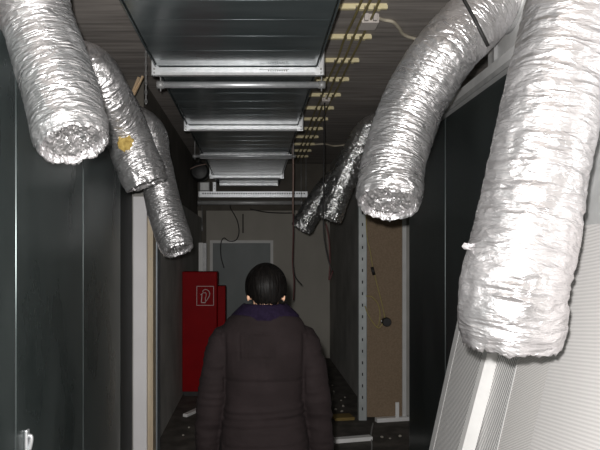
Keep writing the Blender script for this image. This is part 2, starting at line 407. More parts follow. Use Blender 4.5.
def rail(Y, xa, xb, label, bracket=True, zz=2.735):
    t = thing('support_rail', label, 'support rail', ((xa + xb) / 2, Y, zz), 'support rails under the dark duct')
    bm = bmesh.new()
    pr = [(-.022, 0), (-.022, -.03), (-.014, -.042), (.014, -.042), (.022, -.03), (.022, 0), (.016, 0), (.016, -.028), (-.016, -.028), (-.016, 0)]
    A = [bm.verts.new((xa, Y + p[0], zz + p[1])) for p in pr]; Bv = [bm.verts.new((xb, Y + p[0], zz + p[1])) for p in pr]
    for k in range(len(pr)): bm.faces.new((A[k], A[(k + 1) % len(pr)], Bv[(k + 1) % len(pr)], Bv[k]))
    bm.faces.new(A[::-1]); bm.faces.new(Bv); obj('channel', bm, 'galv', t)
    if bracket:
        for s, x in ((-1, xa), (1, xb)):
            bm = bmesh.new()
            pts = [(0, -.045), (.0, .09), (-s * .004, .1), (-s * .02, .02), (-s * .045, -.005), (-s * .045, -.045)]
            f = bm.faces.new([bm.verts.new((x + p[0], Y - .026, zz + p[1])) for p in pts])
            r = bmesh.ops.extrude_face_region(bm, geom=[f]); bmesh.ops.translate(bm, vec=(0, .004, 0), verts=[g for g in r['geom'] if isinstance(g, bmesh.types.BMVert)])
            br = obj('end_bracket', bm, 'galv', t)
            for zz2 in (-.012, -.034):
                bm = bmesh.new(); tube(bm, [(x - s * .013, Y - .034, zz + zz2), (x - s * .013, Y - .024, zz + zz2)], .006, 8, 1); obj('bolt', bm, 'galv_dull', br)
    for x in (xa - .006, xb + .006):
        bm = bmesh.new(); tube(bm, [(x, Y, zz - .04), (x, Y, ZC)], .004, 8, 1); obj('hanger_rod', bm, 'galv_dull', t)
    return t
r1 = rail(3.49, -.60, .388, 'nearest galvanised rail under the dark duct, with bolted end brackets')
bm = bmesh.new()                                                     # printed marks on the rail
for k in range(9): box(bm, .07 + k * .013, .07 + k * .013 + .006, 3.4665, 3.468, 2.712, 2.719)
box(bm, .02, .19, 3.4665, 3.468, 2.7225, 2.7245)
obj('printed_marking', bm, 'black', r1)
rail(5.05, -.60, .39, 'second galvanised rail under the dark duct, a single bar with corner brackets')
rail(6.5, -.60, .385, 'third galvanised rail under the dark duct, above a hanging brown cable', bracket=False)
rail(8.2, -.63, .375, 'fourth galvanised rail under the dark duct, just before the far end')
rail(9.1, -.55, .33, 'farthest galvanised rail at the far end of the dark duct', bracket=False)

def pipe(Y, xa, xb, z, r, label, m='galv'):
    t = thing('support_pipe', label, 'pipe', ((xa + xb) / 2, Y, z - r))
    bm = bmesh.new(); tube(bm, [(xa, Y, z), (xb, Y, z)], r, 20, 1); obj('pipe_body', bm, m, t)
    for x in (xa, xb):
        bm = bmesh.new(); s = 1 if x == xb else -1
        tube(bm, [(x - s * .03, Y, z), (x + s * .012, Y, z)], r + .004, 20, 1); obj('end_cap', bm, 'galv_dull', t)
        bm = bmesh.new(); tube(bm, [(x - s * .01, Y, z - r - .02), (x - s * .01, Y, ZC)], .004, 8, 1); obj('hanger_rod', bm, 'galv_dull', t)
pipe(3.71, -.60, .415, 2.702, .02, 'round galvanised pipe lying close behind the nearest rail')
pipe(6.38, -.66, .41, 2.70, .014, 'thin round galvanised pipe in front of the third rail')
# perforated channel and grey tube at the far end
t = thing('perforated_channel', 'perforated grey steel channel crossing the corridor beyond the dark duct', 'channel', (-.07, 9.0, 2.52))
bm = bmesh.new(); box(bm, -.9 + .04, .77, 8.97, 9.03, 2.515, 2.6); obj('channel', bm, 'galv', t)
x = -.8
while x < .74: obj('punched_hole', B(x, x + .018, 8.968, 8.972, 2.56, 2.578), 'hole', t); x += .036
for x in (-.84, .75):
    bm = bmesh.new(); tube(bm, [(x, 9.0, 2.59), (x, 9.0, ZC)], .006, 8, 1); obj('hanger_rod', bm, 'galv_dull', t)
pipe(8.9, -.855, .68, 2.425, .03, 'dull grey tube hanging under the perforated channel', 'galv_sheet')
t = thing('grey_box', 'small grey control box sitting on the left end of the perforated channel', 'control box', (-.75, 8.99, 2.6))
obj('housing', B(-.84, -.69, 8.93, 9.05, 2.6, 2.74, bev=.008), 'galv_dull', t)
obj('lid', B(-.83, -.70, 8.92, 8.93, 2.612, 2.728, bev=.003), 'galv_sheet', t)
t = thing('angle_bracket', 'pale angle bracket standing on the perforated channel beside the grey box', 'bracket', (-.62, 9.0, 2.6))
bm = bmesh.new(); box(bm, -.645, -.60, 8.98, 8.99, 2.6, 2.735); box(bm, -.645, -.60, 8.93, 8.98, 2.727, 2.735)
obj('bracket_plate', bm, 'galv', t)
for z in (2.64, 2.69):
    bm = bmesh.new(); tube(bm, [(-.622, 8.972, z), (-.622, 8.981, z)], .007, 8, 1); obj('bolt', bm, 'galv_dull', t)

# dark round housing left of the duct's far end
t = thing('round_housing', 'dark round fan housing hanging left of the duct near the far end', 'fan housing', P(201, 176, 7.6))
bm = bmesh.new(); c = P(200, 172, 7.6)
loftp = [(0, .02), (.004, .07), (.012, .09), (.012, .1), (.06, .118), (.14, .118), (.2, .1), (.22, .05)]
R = [[bm.verts.new(c + V((math.cos(2 * PI * k / 28) * rr, yy - .1, math.sin(2 * PI * k / 28) * rr))) for k in range(28)] for yy, rr in loftp]
for j in range(len(R) - 1):
    for k in range(28): bm.faces.new((R[j][k], R[j][(k + 1) % 28], R[j + 1][(k + 1) % 28], R[j + 1][k]))
bm.faces.new(R[0]); bm.faces.new(R[-1]); obj('housing', bm, 'black_gloss', t, smooth=True)
bm = bmesh.new(); tube(bm, [c + V((0, 0, .12)), V((c.x, c.y, ZC))], .012, 10, 1); obj('hanger_rod', bm, 'black_gloss', t)
bm = bmesh.new(); tube(bm, [P(190, 169, 7.45), P(197, 166, 7.45), P(206, 164, 7.45)], .006, 8, 4); obj('cable_tail', bm, 'brown_wire', t)

# ------------------------------------------------------------------ cables along the ceiling, in yellow clips
order = ['first', 'second', 'third', 'fourth', 'fifth', 'sixth', 'seventh', 'eighth', 'ninth', 'tenth', 'eleventh', 'twelfth']
cx = (.585, .636, .69)
def clip_mesh():
    bm = bmesh.new()
    box(bm, .45, .575, -.014, .014, -.03, 0, .002)
    box(bm, .45, .755, -.012, .012, -.012, 0)
    for a_, b_ in ((.597, .624), (.648, .678)): box(bm, a_, b_, -.016, .016, -.034, -.01, .002)
    box(bm, .702, .722, -.012, .024, -.032, -.01, .002); box(bm, .72, .76, -.014, .008, -.03, -.008, .002)
    return bm
clip0 = None
for k in range(12):
    Y = 3.47 + .478 * k
    if k == 0:
        bm = clip_mesh(); bmesh.ops.translate(bm, vec=(0, Y, ZC), verts=bm.verts[:])
        clip0 = c = obj('cable_clip', bm, 'clip', base=(.6, Y, ZC))
    else:
        c = clip0.copy(); col.objects.link(c); c.location.y = Y
    tag(c, ('pale yellow cable clip on the ceiling, nearest the camera' if k == 0 else
            'pale yellow cable clip on the ceiling, %s in the row counted from the camera' % order[k]), 'cable clip', 'yellow cable clips on the ceiling')
for x, w in zip(cx, ('nearest the dark duct', 'in the middle of three', 'farthest from the dark duct')):
    bm = bmesh.new(); n = 26
    tube(bm, [V((x + .004 * math.sin(i * 2.1 + x * 30), -.5 + i * (9.6 / n), ZC - .024 - .012 * abs(math.sin(i * 1.3)))) for i in range(n + 1)], .0075, 8, 3)
    tag(obj('ceiling_cable', bm, 'olive', base=(x, 3.5, ZC - .03)), 'olive cable along the ceiling clips, the one ' + w, 'cable', 'olive ceiling cables')

def junction(x0, x1, y0, y1, label):
    t = thing('junction_box', label, 'junction box', ((x0 + x1) / 2, y0, ZC - .055), 'junction boxes on the ceiling')
    obj('housing', B(x0, x1, y0, y1, ZC - .055, ZC, bev=.004), 'box_white', t)
    w = (x1 - x0)
    for a_ in (.12, .62):
        obj('cable_gland', B(x0 + w * a_, x0 + w * (a_ + .24), y0 - .03, y0, ZC - .05, ZC - .008, bev=.004), 'box_white', t)
    return t
junction(.635, .74, 3.60, 3.73, 'pale junction box on the ceiling with a cream cable')
junction(.60, .675, 5.44, 5.57, 'pale junction box on the ceiling with a black cord hanging from it')
def onceil(px, py, dz_=.012):
    Y = (ZC - dz_ - HC) * F / (255 - py); return P(px, py, Y)
bm = bmesh.new(); tube(bm, [V((.735, 3.62, ZC - .02)), onceil(384, 20), onceil(393, 22), onceil(399, 28), onceil(403, 34), onceil(412, 38), onceil(428, 41), onceil(445, 42)], .0105, 10, 8)
tag(obj('junction_cable', bm, 'white_cable', base=(.9, 3.7, ZC)), 'cream cable curving over the ceiling from the nearer junction box', 'cable')
bm = bmesh.new(); tube(bm, [onceil(310, 145), onceil(324, 144), onceil(334, 146), onceil(346, 145), onceil(356, 146)], .011, 8, 6)
tag(obj('stray_cable', bm, 'white_cable', base=(.9, 7.8, ZC)), 'tan cable crossing the ceiling beyond the second junction box', 'cable')
bm = bmesh.new(); tube(bm, [V((.63, 5.5, ZC - .05)), V((.622, 5.49, 2.6)), V((.618, 5.49, 2.2)), V((.62, 5.49, 1.85)), V((.66, 5.5, 1.62)), V((.7, 5.5, 1.5))], .006, 8, 8)
tag(obj('black_cable', bm, 'black', base=(.647, 5.6, 1.5)), 'black cord hanging straight down from the farther junction box', 'cable')
bm = bmesh.new(); tube(bm, [V((.67, 5.75, 1.95)), P(329, 240, 5.75), P(330, 265, 5.75), P(329, 280, 5.75), P(333, 271, 5.75)], .006, 8, 8)
tag(obj('hanging_wire', bm, 'red_wire', base=(.7, 5.75, 1.5)), 'dark red wire with a hooked end hanging below the small dark duct', 'cable')
bm = bmesh.new(); tube(bm, [V((.40, 6.52, ZC)), V((.402, 6.52, 2.8)), P(293.3, 172, 6.52), P(293, 200, 6.55), P(293, 214, 6.6)], .010, 8, 6)
tag(obj('hanging_cable', bm, 'brown_wire', base=(.4, 6.52, 2.1)), 'brown cable hanging from the third rail past the perforated channel', 'cable')
t = thing('hanging_wire', 'red wire with a forked end hanging in front of the back wall', 'cable', P(293, 300, 6.62))
bm = bmesh.new(); tube(bm, [V((.405, 6.6, ZC)), V((.41, 6.6, 2.5)), P(293.2, 235, 6.62), P(292.6, 262, 6.62), P(294, 282, 6.62), P(293.4, 300, 6.62)], .007, 8, 8); obj('wire', bm, 'red_wire', t)
bm = bmesh.new(); tube(bm, [P(292.6, 262, 6.62), P(295, 276, 6.62), P(302, 285, 6.62)], .006, 8, 6); obj('wire_branch', bm, 'black', t)
bm = bmesh.new(); tube(bm, [P(230, 205, 9.4), P(231, 209, 9.45), P(237, 220, 9.5), P(239, 232, 9.52), P(236, 240, 9.52), P(229, 241, 9.52), P(224, 238, 9.52), P(221, 243, 9.52), P(221, 256, 9.52), P(224, 268, 9.52)], .008, 8, 8)
tag(obj('wall_cable', bm, 'black', base=P(221, 268, 9.52)), 'black cable curling down the back wall over the door', 'cable')
bm = bmesh.new(); tube(bm, [P(243, 214, 9.53), P(243, 233, 9.53)], .009, 8, 1)
tag(obj('conduit_stub', bm, 'black', base=P(243, 233, 9.53)), 'short dark straight conduit on the wall above the door', 'conduit')
bm = bmesh.new(); tube(bm, [P(250, 209, 9.5), P(265, 212, 9.5), P(280, 213, 9.5), P(294, 213, 9.5)], .009, 8, 6)
tag(obj('wall_cable', bm, 'black', base=P(272, 213, 9.5)), 'dark cable sagging level along the top of the back wall', 'cable')
bm = bmesh.new(); tube(bm, [P(202, 206, 9.4), P(202, 226, 9.4)], .006, 8, 1); tube(bm, [P(202, 225, 9.4), P(202, 231, 9.4)], .016, 10, 1)
tag(obj('pull_cord', bm, 'galv_dull', base=P(202, 231, 9.4)), 'pale thin cord with a knob left of the back wall top', 'cord')
t = thing('hanging_chain', 'thin pale chain hanging from the ceiling left of the dark duct', 'chain', P(146, 104, 3.95))
bm = bmesh.new()
z = ZC - .005; k = 0
while z > 2.66:
    tt = bmesh.new(); nq = 12
    for q in range(nq): pass
    pts = [V(((.006 * math.cos(2 * PI * q / nq)) if k % 2 == 0 else 0, (.006 * math.cos(2 * PI * q / nq)) if k % 2 else 0, .018 * math.sin(2 * PI * q / nq))) + V(((146 - 256) / F * 3.95, 3.95, z)) for q in range(nq + 1)]
    tube(tt, pts, .0022, 5, 1, cap=False); merge(bm, tt); z -= .031; k += 1
obj('links', bm, 'galv_dull', t)
# pale battens lying up against the ceiling behind the middle left duct
for k, (ea, ya, lb) in enumerate(((P(143, 76, 4.2), 4.25, 'longest pale wooden batten sticking up behind the middle left duct'),
                                  (P(139, 77, 4.18), 4.3, 'second pale wooden batten, just left of the longest one'),
                                  (P(137, 82, 4.28), 4.33, 'short pale wooden batten, leftmost of the bundle behind the duct'))):
    bm = bmesh.new(); st = V((-1.0 - .012 * k, ya, 2.507)); bar(bm, st, ea, .016, .012, bev=.001)
    tag(obj('wooden_batten', bm, 'batten', base=st), lb, 'batten', 'wooden battens behind the duct')
# dark strap across the curved duct
bm = bmesh.new(); tube(bm, [V((P(462, -8, 2.58).x, 2.6, ZC)), P(464, 0, 2.6), P(474, 18, 2.59), P(488, 46, 2.58)], .008, 8, 1)
tag(obj('hanging_rod', bm, 'black', base=P(488, 46, 2.58)), 'thin black rod slanting from the ceiling across the curved right duct', 'rod')

# ------------------------------------------------------------------ dark cabinets along both sides
def cabinet(side, y0, y1, label, latch=None, z1=2.5, m=None):
    xf = XL if side < 0 else XR; xb = -1.6 if side < 0 else 1.78
    t = thing('control_cabinet', label, 'cabinet', ((xf + xb) / 2, (y0 + y1) / 2, 0), 'dark cabinets along the corridor')
    lo, hi = (xb, xf - .02) if side < 0 else (xf + .02, xb)
    obj('cabinet_body', B(lo, hi, y0 + .002, y1 - .002, 0.0, z1), 'dark_steel_right', t)
    lo, hi = (xf - .02, xf) if side < 0 else (xf, xf + .02)
    dd = obj('door', B(lo, hi, y0 + .004, y1 - .009, .06, z1 - .01, bev=.003), m or ('dark_steel' if side < 0 else 'dark_steel_right'), t)
    lo, hi = (xf - .018, xf - .002) if side < 0 else (xf + .002, xf + .018)
    obj('edge_strip', B(lo, hi, y1 - .007, y1 - .002, .06, z1 - .01), 'dark_edge', t, label='thin bright steel strip along the seam')
    if latch:
        ly, lz = latch; s = 1 if side < 0 else -1
        bm = bmesh.new(); box(bm, min(xf, xf + s * .012), max(xf, xf + s * .012), ly - .016, ly + .016, lz - .05, lz + .045, .004)
        lt = obj('latch', bm, 'galv', dd)
        bm = bmesh.new(); tube(bm, [(xf + s * .012, ly, lz + .02), (xf + s * .022, ly, lz + .018), (xf + s * .024, ly, lz), (xf + s * .016, ly, lz - .04)], .008, 10, 5); obj('handle', bm, 'galv', lt)
    return t
cabinet(-1, .55, 1.46, 'dark steel cabinet on the left beside the camera, before the nearest seam')
cabinet(-1, 1.46, 2.375, 'dark steel cabinet filling the left picture edge, under the widest left duct')
cabinet(-1, 2.375, 3.3, 'broad dark steel cabinet on the left with a bright latch low down', latch=(2.475, .885))
cabinet(-1, 3.3, 4.21, 'dark steel cabinet on the left under the duct with the yellow tear')
cabinet(-1, 4.21, 4.6, 'narrow dark end cabinet on the left beside the white post', m='dark_rough')
cabinet(1, 1.1, 2.13, 'steel cabinet with a light grey door on the right behind the huge bright duct', m='galv_sheet')  # door lighter than its neighbours, body in the same dark steel
cabinet(1, 2.13, 2.76, 'dark steel cabinet on the right behind the leaning white sheets')
cabinet(1, 2.76, 3.68, 'dark steel cabinet on the right between the two large ducts')
cabinet(1, 3.68, 4.55, 'farthest dark steel cabinet on the right, beside the brown board')
# worn label plates and a lock on the left doors
t = thing('ledge_profile', 'light grey metal ledge along the top of the right cabinets', 'ledge', (1.2, 2.5, 2.5))
bm = bmesh.new(); box(bm, 1.135, 1.40, .9, 4.55, 2.501, 2.575, .004); obj('ledge_body', bm, 'galv_sheet', t)
obj('lip', B(1.128, 1.135, .9, 4.55, 2.495, 2.52), 'galv_dull', t)
t = thing('air_plenum', 'light grey sheet metal box above the right cabinets feeding the big ducts', 'plenum', (1.5, 2.2, 2.575))
obj('casing', B(1.205, 1.78, .9, 3.12, 2.576, 3.08, bev=.004), 'galv_sheet', t)
for yy in (1.9, 3.0): obj('seam_flange', B(1.19, 1.205, yy, yy + .03, 2.58, 3.07), 'galv_dull', t)
t = thing('air_plenum', 'sheet metal box above the left cabinets feeding the left ducts', 'plenum', (-1.55, 3, 2.5))
obj('casing', B(-1.65, -1.40, 1.2, 4.55, 2.501, 3.08, bev=.004), 'galv_sheet', t)

# ------------------------------------------------------------------ partition end on the left
t = thing('partition_end', 'white narrow partition end standing beyond the left cabinets', 'partition', (-.89, 4.7, 0))
obj('white_panel', B(XL + .005, -.842, 4.62, 4.66, 0, 2.1), 'white', t)
obj('wood_edge', B(XL + .005, -.80, 4.662, 4.80, 0, 2.1), 'cream_wood', t, label='cream wooden edge of the partition')
obj('steel_stud', B(XL + .005, -.79, 4.802, 4.945, 0, 2.1), 'blue_steel', t, label='bluish steel stud of the partition')
for z in (.55, .9, 1.25, 1.62, 1.95):
    bm = bmesh.new(); tube(bm, [(-.82, 4.664, z), (-.82, 4.658, z)], .005, 8, 1); obj('screw', bm, 'galv_dull', t)
# ------------------------------------------------------------------ red fire hose cabinet
t = thing('fire_hose_cabinet', 'red fire hose cabinet with a white hose sign, standing at the left wall', 'fire hose cabinet', (-.66, 7.0, 0))
obj('base_plinth', B(-.85, -.48, 7.03, 7.25, 0, .06), 'black', t)
obj('cabinet_body', B(-.863, -.455, 7.02, 7.28, .05, 1.455, bev=.006), 'red', t)
dd = obj('door', B(-.858, -.46, 6.995, 7.018, .06, 1.45, bev=.004), 'red', t)
obj('side_box', B(-.452, -.362, 7.06, 7.28, .05, 1.285, bev=.006), 'red', t, label='lower red side box of the cabinet')
Ys = 6.993
def sg(px, py): return P(px, py, Ys)
bm = bmesh.new()
q = [(196.8, 286.3), (213.6, 286.3), (213.6, 305.3), (196.8, 305.3)]
for k in range(4): bar(bm, sg(*q[k]), sg(*q[(k + 1) % 4]), .006, .003, up=V((0, 1, 0)))
obj('sign_border', bm, 'sign', dd)
bm = bmesh.new()
tube(bm, [sg(202.5, 291.5), sg(204.5, 289.6), sg(207, 289.8), sg(209.3, 292), sg(209.4, 295.5), sg(207.5, 299.2), sg(205.5, 301.5)], .0055, 6, 6)
tube(bm, [sg(202.5, 291.5), sg(203.8, 293.0), sg(205.4, 292.6), sg(206.2, 295), sg(205.4, 298.5), sg(205.5, 302.6)], .0045, 6, 6)
for a_, b_ in (((201, 302.6), (205.6, 302.6)), ((201.3, 302.6), (202, 294.5)), ((200.6, 294.8), (202.8, 293.3))):
    bar(bm, sg(*a_), sg(*b_), .009, .005, up=V((0, 1, 0)))
obj('hose_symbol', bm, 'sign', dd)
bm = bmesh.new(); box(bm, -.48, -.466, 6.98, 6.996, .72, .82, .003); obj('handle', bm, 'red', dd)
t = thing('grey_board', 'narrow pale grey board standing behind the red cabinet', 'board', (-.71, 8.1, 0))
obj('light_half', B(-.77, -.715, 8.06, 8.1, 0, 1.815), 'frame_grey', t)
obj('dark_half', B(-.714, -.665, 8.06, 8.1, 0, 1.81), 'galv_dull', t, label='darker half of the board')

# ------------------------------------------------------------------ brown board corner on the right
t = thing('chipboard_panel', 'tall brown chipboard panel standing beyond the right cabinets', 'board', (1.3, 6.02, 0))
obj('board', B(1.105, 1.46, 6.0, 6.03, .03, 2.75), 'chipboard', t)
obj('edge_trim', B(1.461, 1.50, 5.985, 6.035, .03, 2.75), 'rim', t, label='pale grey edge strip on the right')
t = thing('slotted_stud', 'upright slotted metal stud at the left edge of the brown board', 'stud', (1.06, 6.0, 0))
bm = bmesh.new(); box(bm, 1.025, 1.10, 5.985, 5.99, .0, 2.9); box(bm, 1.025, 1.03, 5.99, 6.06, 0, 2.9); box(bm, 1.095, 1.10, 5.99, 6.06, 0, 2.9)
obj('stud_body', bm, 'stud', t)
obj('dark_gasket', B(1.1005, 1.1045, 5.982, 6.03, .0, 2.75), 'blue_steel', t, label='dark blue strip along the stud')
z = .1
while z < 2.85: obj('slot', B(1.056, 1.068, 5.983, 5.986, z, z + .03), 'hole', t); z += .115
t = thing('hanging_cable', 'thin yellow cable with a black plug hanging on the brown board', 'cable', P(387, 330, 5.93))
def yw(px, py, Y=5.95): return P(px, py, Y)
bm = bmesh.new(); tube(bm, [V((1.09, 5.97, 2.2)), yw(367, 236), yw(370, 250), yw(373, 268), yw(378, 288), yw(382, 304), yw(385, 318)], .0055, 8, 8); obj('cable', bm, 'yellow_wire', t)
bm = bmesh.new(); tube(bm, [yw(366, 296), yw(372, 297), yw(378, 304), yw(380, 314), yw(379, 323), yw(377, 327)], .006, 8, 8); tube(bm, [yw(365, 306), yw(368, 314), yw(374, 324), yw(379, 328), yw(383, 323)], .006, 8, 8)
obj('cable_loop', bm, 'yellow_wire', t)
bm = bmesh.new(); tube(bm, [yw(372, 267, 5.945), yw(374, 275, 5.945)], .016, 12, 1); obj('connector', bm, 'black', t, label='small black connector in the cable')
bm = bmesh.new(); c = yw(386.5, 322)
tube(bm, [c + V((0, .04, 0)), c + V((0, -.02, 0)), c + V((0, -.03, 0))], lambda u: .045 if u < .9 else .038, 20, 1); obj('plug', bm, 'black', t, smooth=False)
bm = bmesh.new(); ellipsoid(bm, yw(381.5, 321, 5.92), (.008, .008, .008), 10, 8); obj('plug_pin', bm, 'galv', t)

def strip(a, b, w, h, m, label, name, cat):
    a = V(a); b = V(b); bm = bmesh.new(); bar(bm, a + V((0, 0, h / 2)), b + V((0, 0, h / 2)), w, h, bev=.002)
    o = obj(name, bm, m, base=(a + b) / 2); return tag(o, label, cat)
def onfloor(px, py): return P(px, py, HC * F / (py - 255))
strip(onfloor(376, 422), onfloor(409, 420), .06, .04, 'white_plastic', 'white strip lying along the foot of the brown board', 'white_strip', 'strip')
strip(onfloor(334, 442.5), onfloor(371, 439.5), .07, .035, 'white_plastic', 'white strip on the floor right of the person, nearest the camera', 'white_strip', 'strip')
strip(onfloor(185, 417), onfloor(198, 411), .05, .03, 'white_plastic', 'short white strip on the floor below the red cabinet', 'white_strip', 'strip')
strip(onfloor(333, 419), onfloor(352, 418), .16, .03, 'ochre', 'ochre plank lying on the floor right of the person', 'plank', 'plank')
bm = bmesh.new(); box(bm, 1.372, 1.408, 5.90, 5.915, .04, .2, .002)
tag(obj('white_offcut', bm, 'white_plastic', base=(1.39, 5.905, .04)), 'small white offcut standing upright against the brown board', 'offcut')
bm = bmesh.new(); pts = [onfloor(373, 424) + V((0, 0, .008)), onfloor(371, 436) + V((0, 0, .008)), onfloor(372, 447) + V((0, 0, .008)), onfloor(370, 462) + V((0, 0, .008))]
tube(bm, pts, .007, 8, 6); tag(obj('floor_wire', bm, 'galv_dull', base=pts[1]), 'thin pale wire trailing over the floor between the white strips', 'wire')
spots = [(332, 386), (334, 392), (343, 407), (341, 401), (336, 410), (342, 412), (345, 398), (382, 438), (390, 439), (400, 437), (189, 428), (183, 436)]
rb = None
for k, (px, py) in enumerate(spots):
    p = onfloor(px, py); s = random.uniform(.01, .019)
    bm = bmesh.new(); bmesh.ops.create_icosphere(bm, subdivisions=2, radius=s)
    for v in bm.verts:
        v.co *= 1 + .5 * noise.noise(v.co * 40 + V((k, 0, 0))); v.co.z *= .7
    zmin = min(v.co.z for v in bm.verts)
    for v in bm.verts: v.co += p - V((0, 0, zmin))
    side = 'left of the person below the red cabinet' if px < 200 else ('on the dark floor in front of the brown board' if px > 360 else 'on the dark floor by the right wall')
    tag(obj('rubble_chip', bm, 'rubble', base=p), 'pale rubble chip ' + side, 'rubble', 'rubble chips ' + side)

# ------------------------------------------------------------------ sheets leaning on the right cabinets
def leaning(name, label, y0, y1, xb, slope, zt, th, face, rim=None, cat='panel', rimw=.018):
    t = thing(name, label, cat, (xb, (y0 + y1) / 2, 0))
    n = V((-1, 0, slope)).normalized(); u = V((slope, 0, 1)).normalized(); Ln = zt * math.sqrt(1 + slope * slope)
    def pt(s, y, d): return V((xb, y, 0)) + u * s - n * d
    def slab(bm, s0, s1, ya, yb, d0, d1):
        vs = [bm.verts.new(pt(s, y, d)) for d in (d0, d1) for s, y in ((s0, ya), (s1, ya), (s1, yb), (s0, yb))]
        for f in ((0, 1, 2, 3), (7, 6, 5, 4), (0, 4, 5, 1), (1, 5, 6, 2), (2, 6, 7, 3), (3, 7, 4, 0)): bm.faces.new([vs[i] for i in f])
    bm = bmesh.new(); e = rimw if rim else 0
    slab(bm, e, Ln - e, y0 + e, y1 - e, .002 if rim else 0, th); obj('sheet', bm, face, t)
    if rim:
        bm = bmesh.new(); slab(bm, 0, Ln, y0, y0 + e, 0, th); slab(bm, 0, Ln, y1 - e, y1, 0, th); slab(bm, 0, e, y0 + e, y1 - e, 0, th); slab(bm, Ln - e, Ln, y0 + e, y1 - e, 0, th)
        obj('rim', bm, rim, t)
    return t
leaning('ribbed_sheet', 'large ribbed white sheet leaning in the bottom right corner, frontmost of the stack', 1.25, 2.02, .685, .237, 1.75, .014, 'mesh_a')
leaning('ribbed_sheet', 'smooth grey ribbed sheet leaning just left of the frontmost sheet', 1.3, 2.35, .732, .232, 1.58, .014, 'mesh_b', 'rim', rimw=.012)
leaning('white_batten', 'bright white flat batten leaning on the perforated sheet', 2.62, 2.665, .69, .262, 1.33, .055, 'white_plastic', cat='batten')
leaning('perforated_sheet', 'perforated metal sheet with a grey rim, leftmost of the leaning stack', 1.5, 3.2, .788, .22, 1.58, .014, 'mesh_d', 'rim', rimw=.06)

# ------------------------------------------------------------------ the woman seen from behind
PX, PY = .033, 2.46
W = thing('person', 'person in a dark brown quilted jacket with short black hair, walking away', 'person', (PX, PY, 0))
def pv(x, y, z): return V((PX + x, PY + y, z))
# one continuous body
bm = bmesh.new()
hc = pv(.008, .0, 1.512)
ellipsoid(bm, hc + V((0, -.004, .012)), (.073, .09, .088)); ellipsoid(bm, hc + V((0, .03, -.045)), (.055, .058, .062))
ellipsoid(bm, hc + V((0, .095, -.018)), (.012, .018, .024)); ellipsoid(bm, hc + V((0, .083, -.06)), (.024, .012, .008)); ellipsoid(bm, hc + V((0, .075, -.088)), (.02, .018, .016))
for s in (-1, 1):
    ellipsoid(bm, hc + V((s * .03, .078, .006)), (.015, .01, .008))
    ellipsoid(bm, hc + V((s * .073, .0, -.024)), (.006, .018, .03), rot=Matrix.Rotation(s * .12, 3, 'Z'))
    ellipsoid(bm, hc + V((s * .068, .0, -.02)), (.012, .014, .026))
loft(bm, [(pv(.004, -.02, 1.33), .06, .06, 2), (pv(.006, -.016, 1.42), .052, .055, 2), (pv(.008, -.008, 1.49), .05, .055, 2)])
loft(bm, [(pv(0, 0, z), hx, hy, 2.3) for z, hx, hy in ((.80, .14, .10), (.95, .135, .09), (1.05, .125, .085), (1.2, .14, .095), (1.3, .135, .085), (1.37, .09, .065), (1.4, .05, .05))])
arm_pts = [(.14, 0, 1.315), (.175, -.003, 1.25), (.203, -.01, 1.12), (.217, -.005, 1.03), (.228, .018, .92), (.233, .035, .80), (.234, .04, .77)]
for s in (-1, 1):
    tube(bm, [pv(s * x, y, z) for x, y, z in arm_pts], lambda u: .044 - .018 * u, 14, 6)
    ellipsoid(bm, pv(s * .236, .048, .725), (.016, .037, .047))
    for k, (yy, ln) in enumerate(((.078, .066), (.058, .078), (.037, .072), (.018, .058))):
        tube(bm, [pv(s * .236, yy * .85 + .006, .705), pv(s * .236, yy, .685), pv(s * .232, yy + .004, .685 - ln * .5), pv(s * .222, yy + .006, .685 - ln)], lambda u: .0088 - .002 * u, 10, 5)
    tube(bm, [pv(s * .232, .062, .75), pv(s * .224, .092, .725), pv(s * .216, .1, .70), pv(s * .210, .1, .675)], lambda u: .0105 - .003 * u, 10, 5)
    tube(bm, [pv(s * .085, 0, .84), pv(s * .088, .005, .62), pv(s * .088, .0, .47), pv(s * .088, -.012, .3), pv(s * .088, -.01, .09)], lambda u: .078 - .04 * u, 16, 6)
    ellipsoid(bm, pv(s * .09, .04, .045), (.034, .1, .033))
body = obj('body', bm, 'skin', W); bake(body, .0055, 2)
# jacket
bm = bmesh.new()
loft(bm, [(pv(x, y, z), hx, hy, 2.5) for z, hx, hy, x, y in ((.77, .187, .138, 0, 0), (.85, .182, .136, 0, 0), (.93, .176, .128, 0, 0), (1.01, .166, .12, 0, 0), (1.08, .158, .118, 0, 0), (1.18, .164, .124, 0, 0), (1.27, .175, .122, 0, 0), (1.33, .184, .108, 0, 0), (1.362, .17, .1, 0, 0), (1.392, .15, .1, 0, -.004), (1.41, .125, .1, 0, -.008))])
for s in (-1, 1):
    pts = [(.13, 0, 1.325), (.163, 0, 1.298), (.185, -.005, 1.22), (.2, -.01, 1.14), (.214, -.008, 1.05), (.224, .006, .97), (.232, .02, .89), (.236, .034, .80), (.236, .038, .775)]
    rad = [.052, .06, .0625, .061, .059, .0565, .054, .047, .044]
    tube(bm, [pv(s * x, y, z) for x, y, z in pts], lambda u: rad[min(8, int(u * 8))] + (rad[min(8, int(u * 8) + 1)] - rad[min(8, int(u * 8))]) * (u * 8 - int(u * 8)), 24, 6)
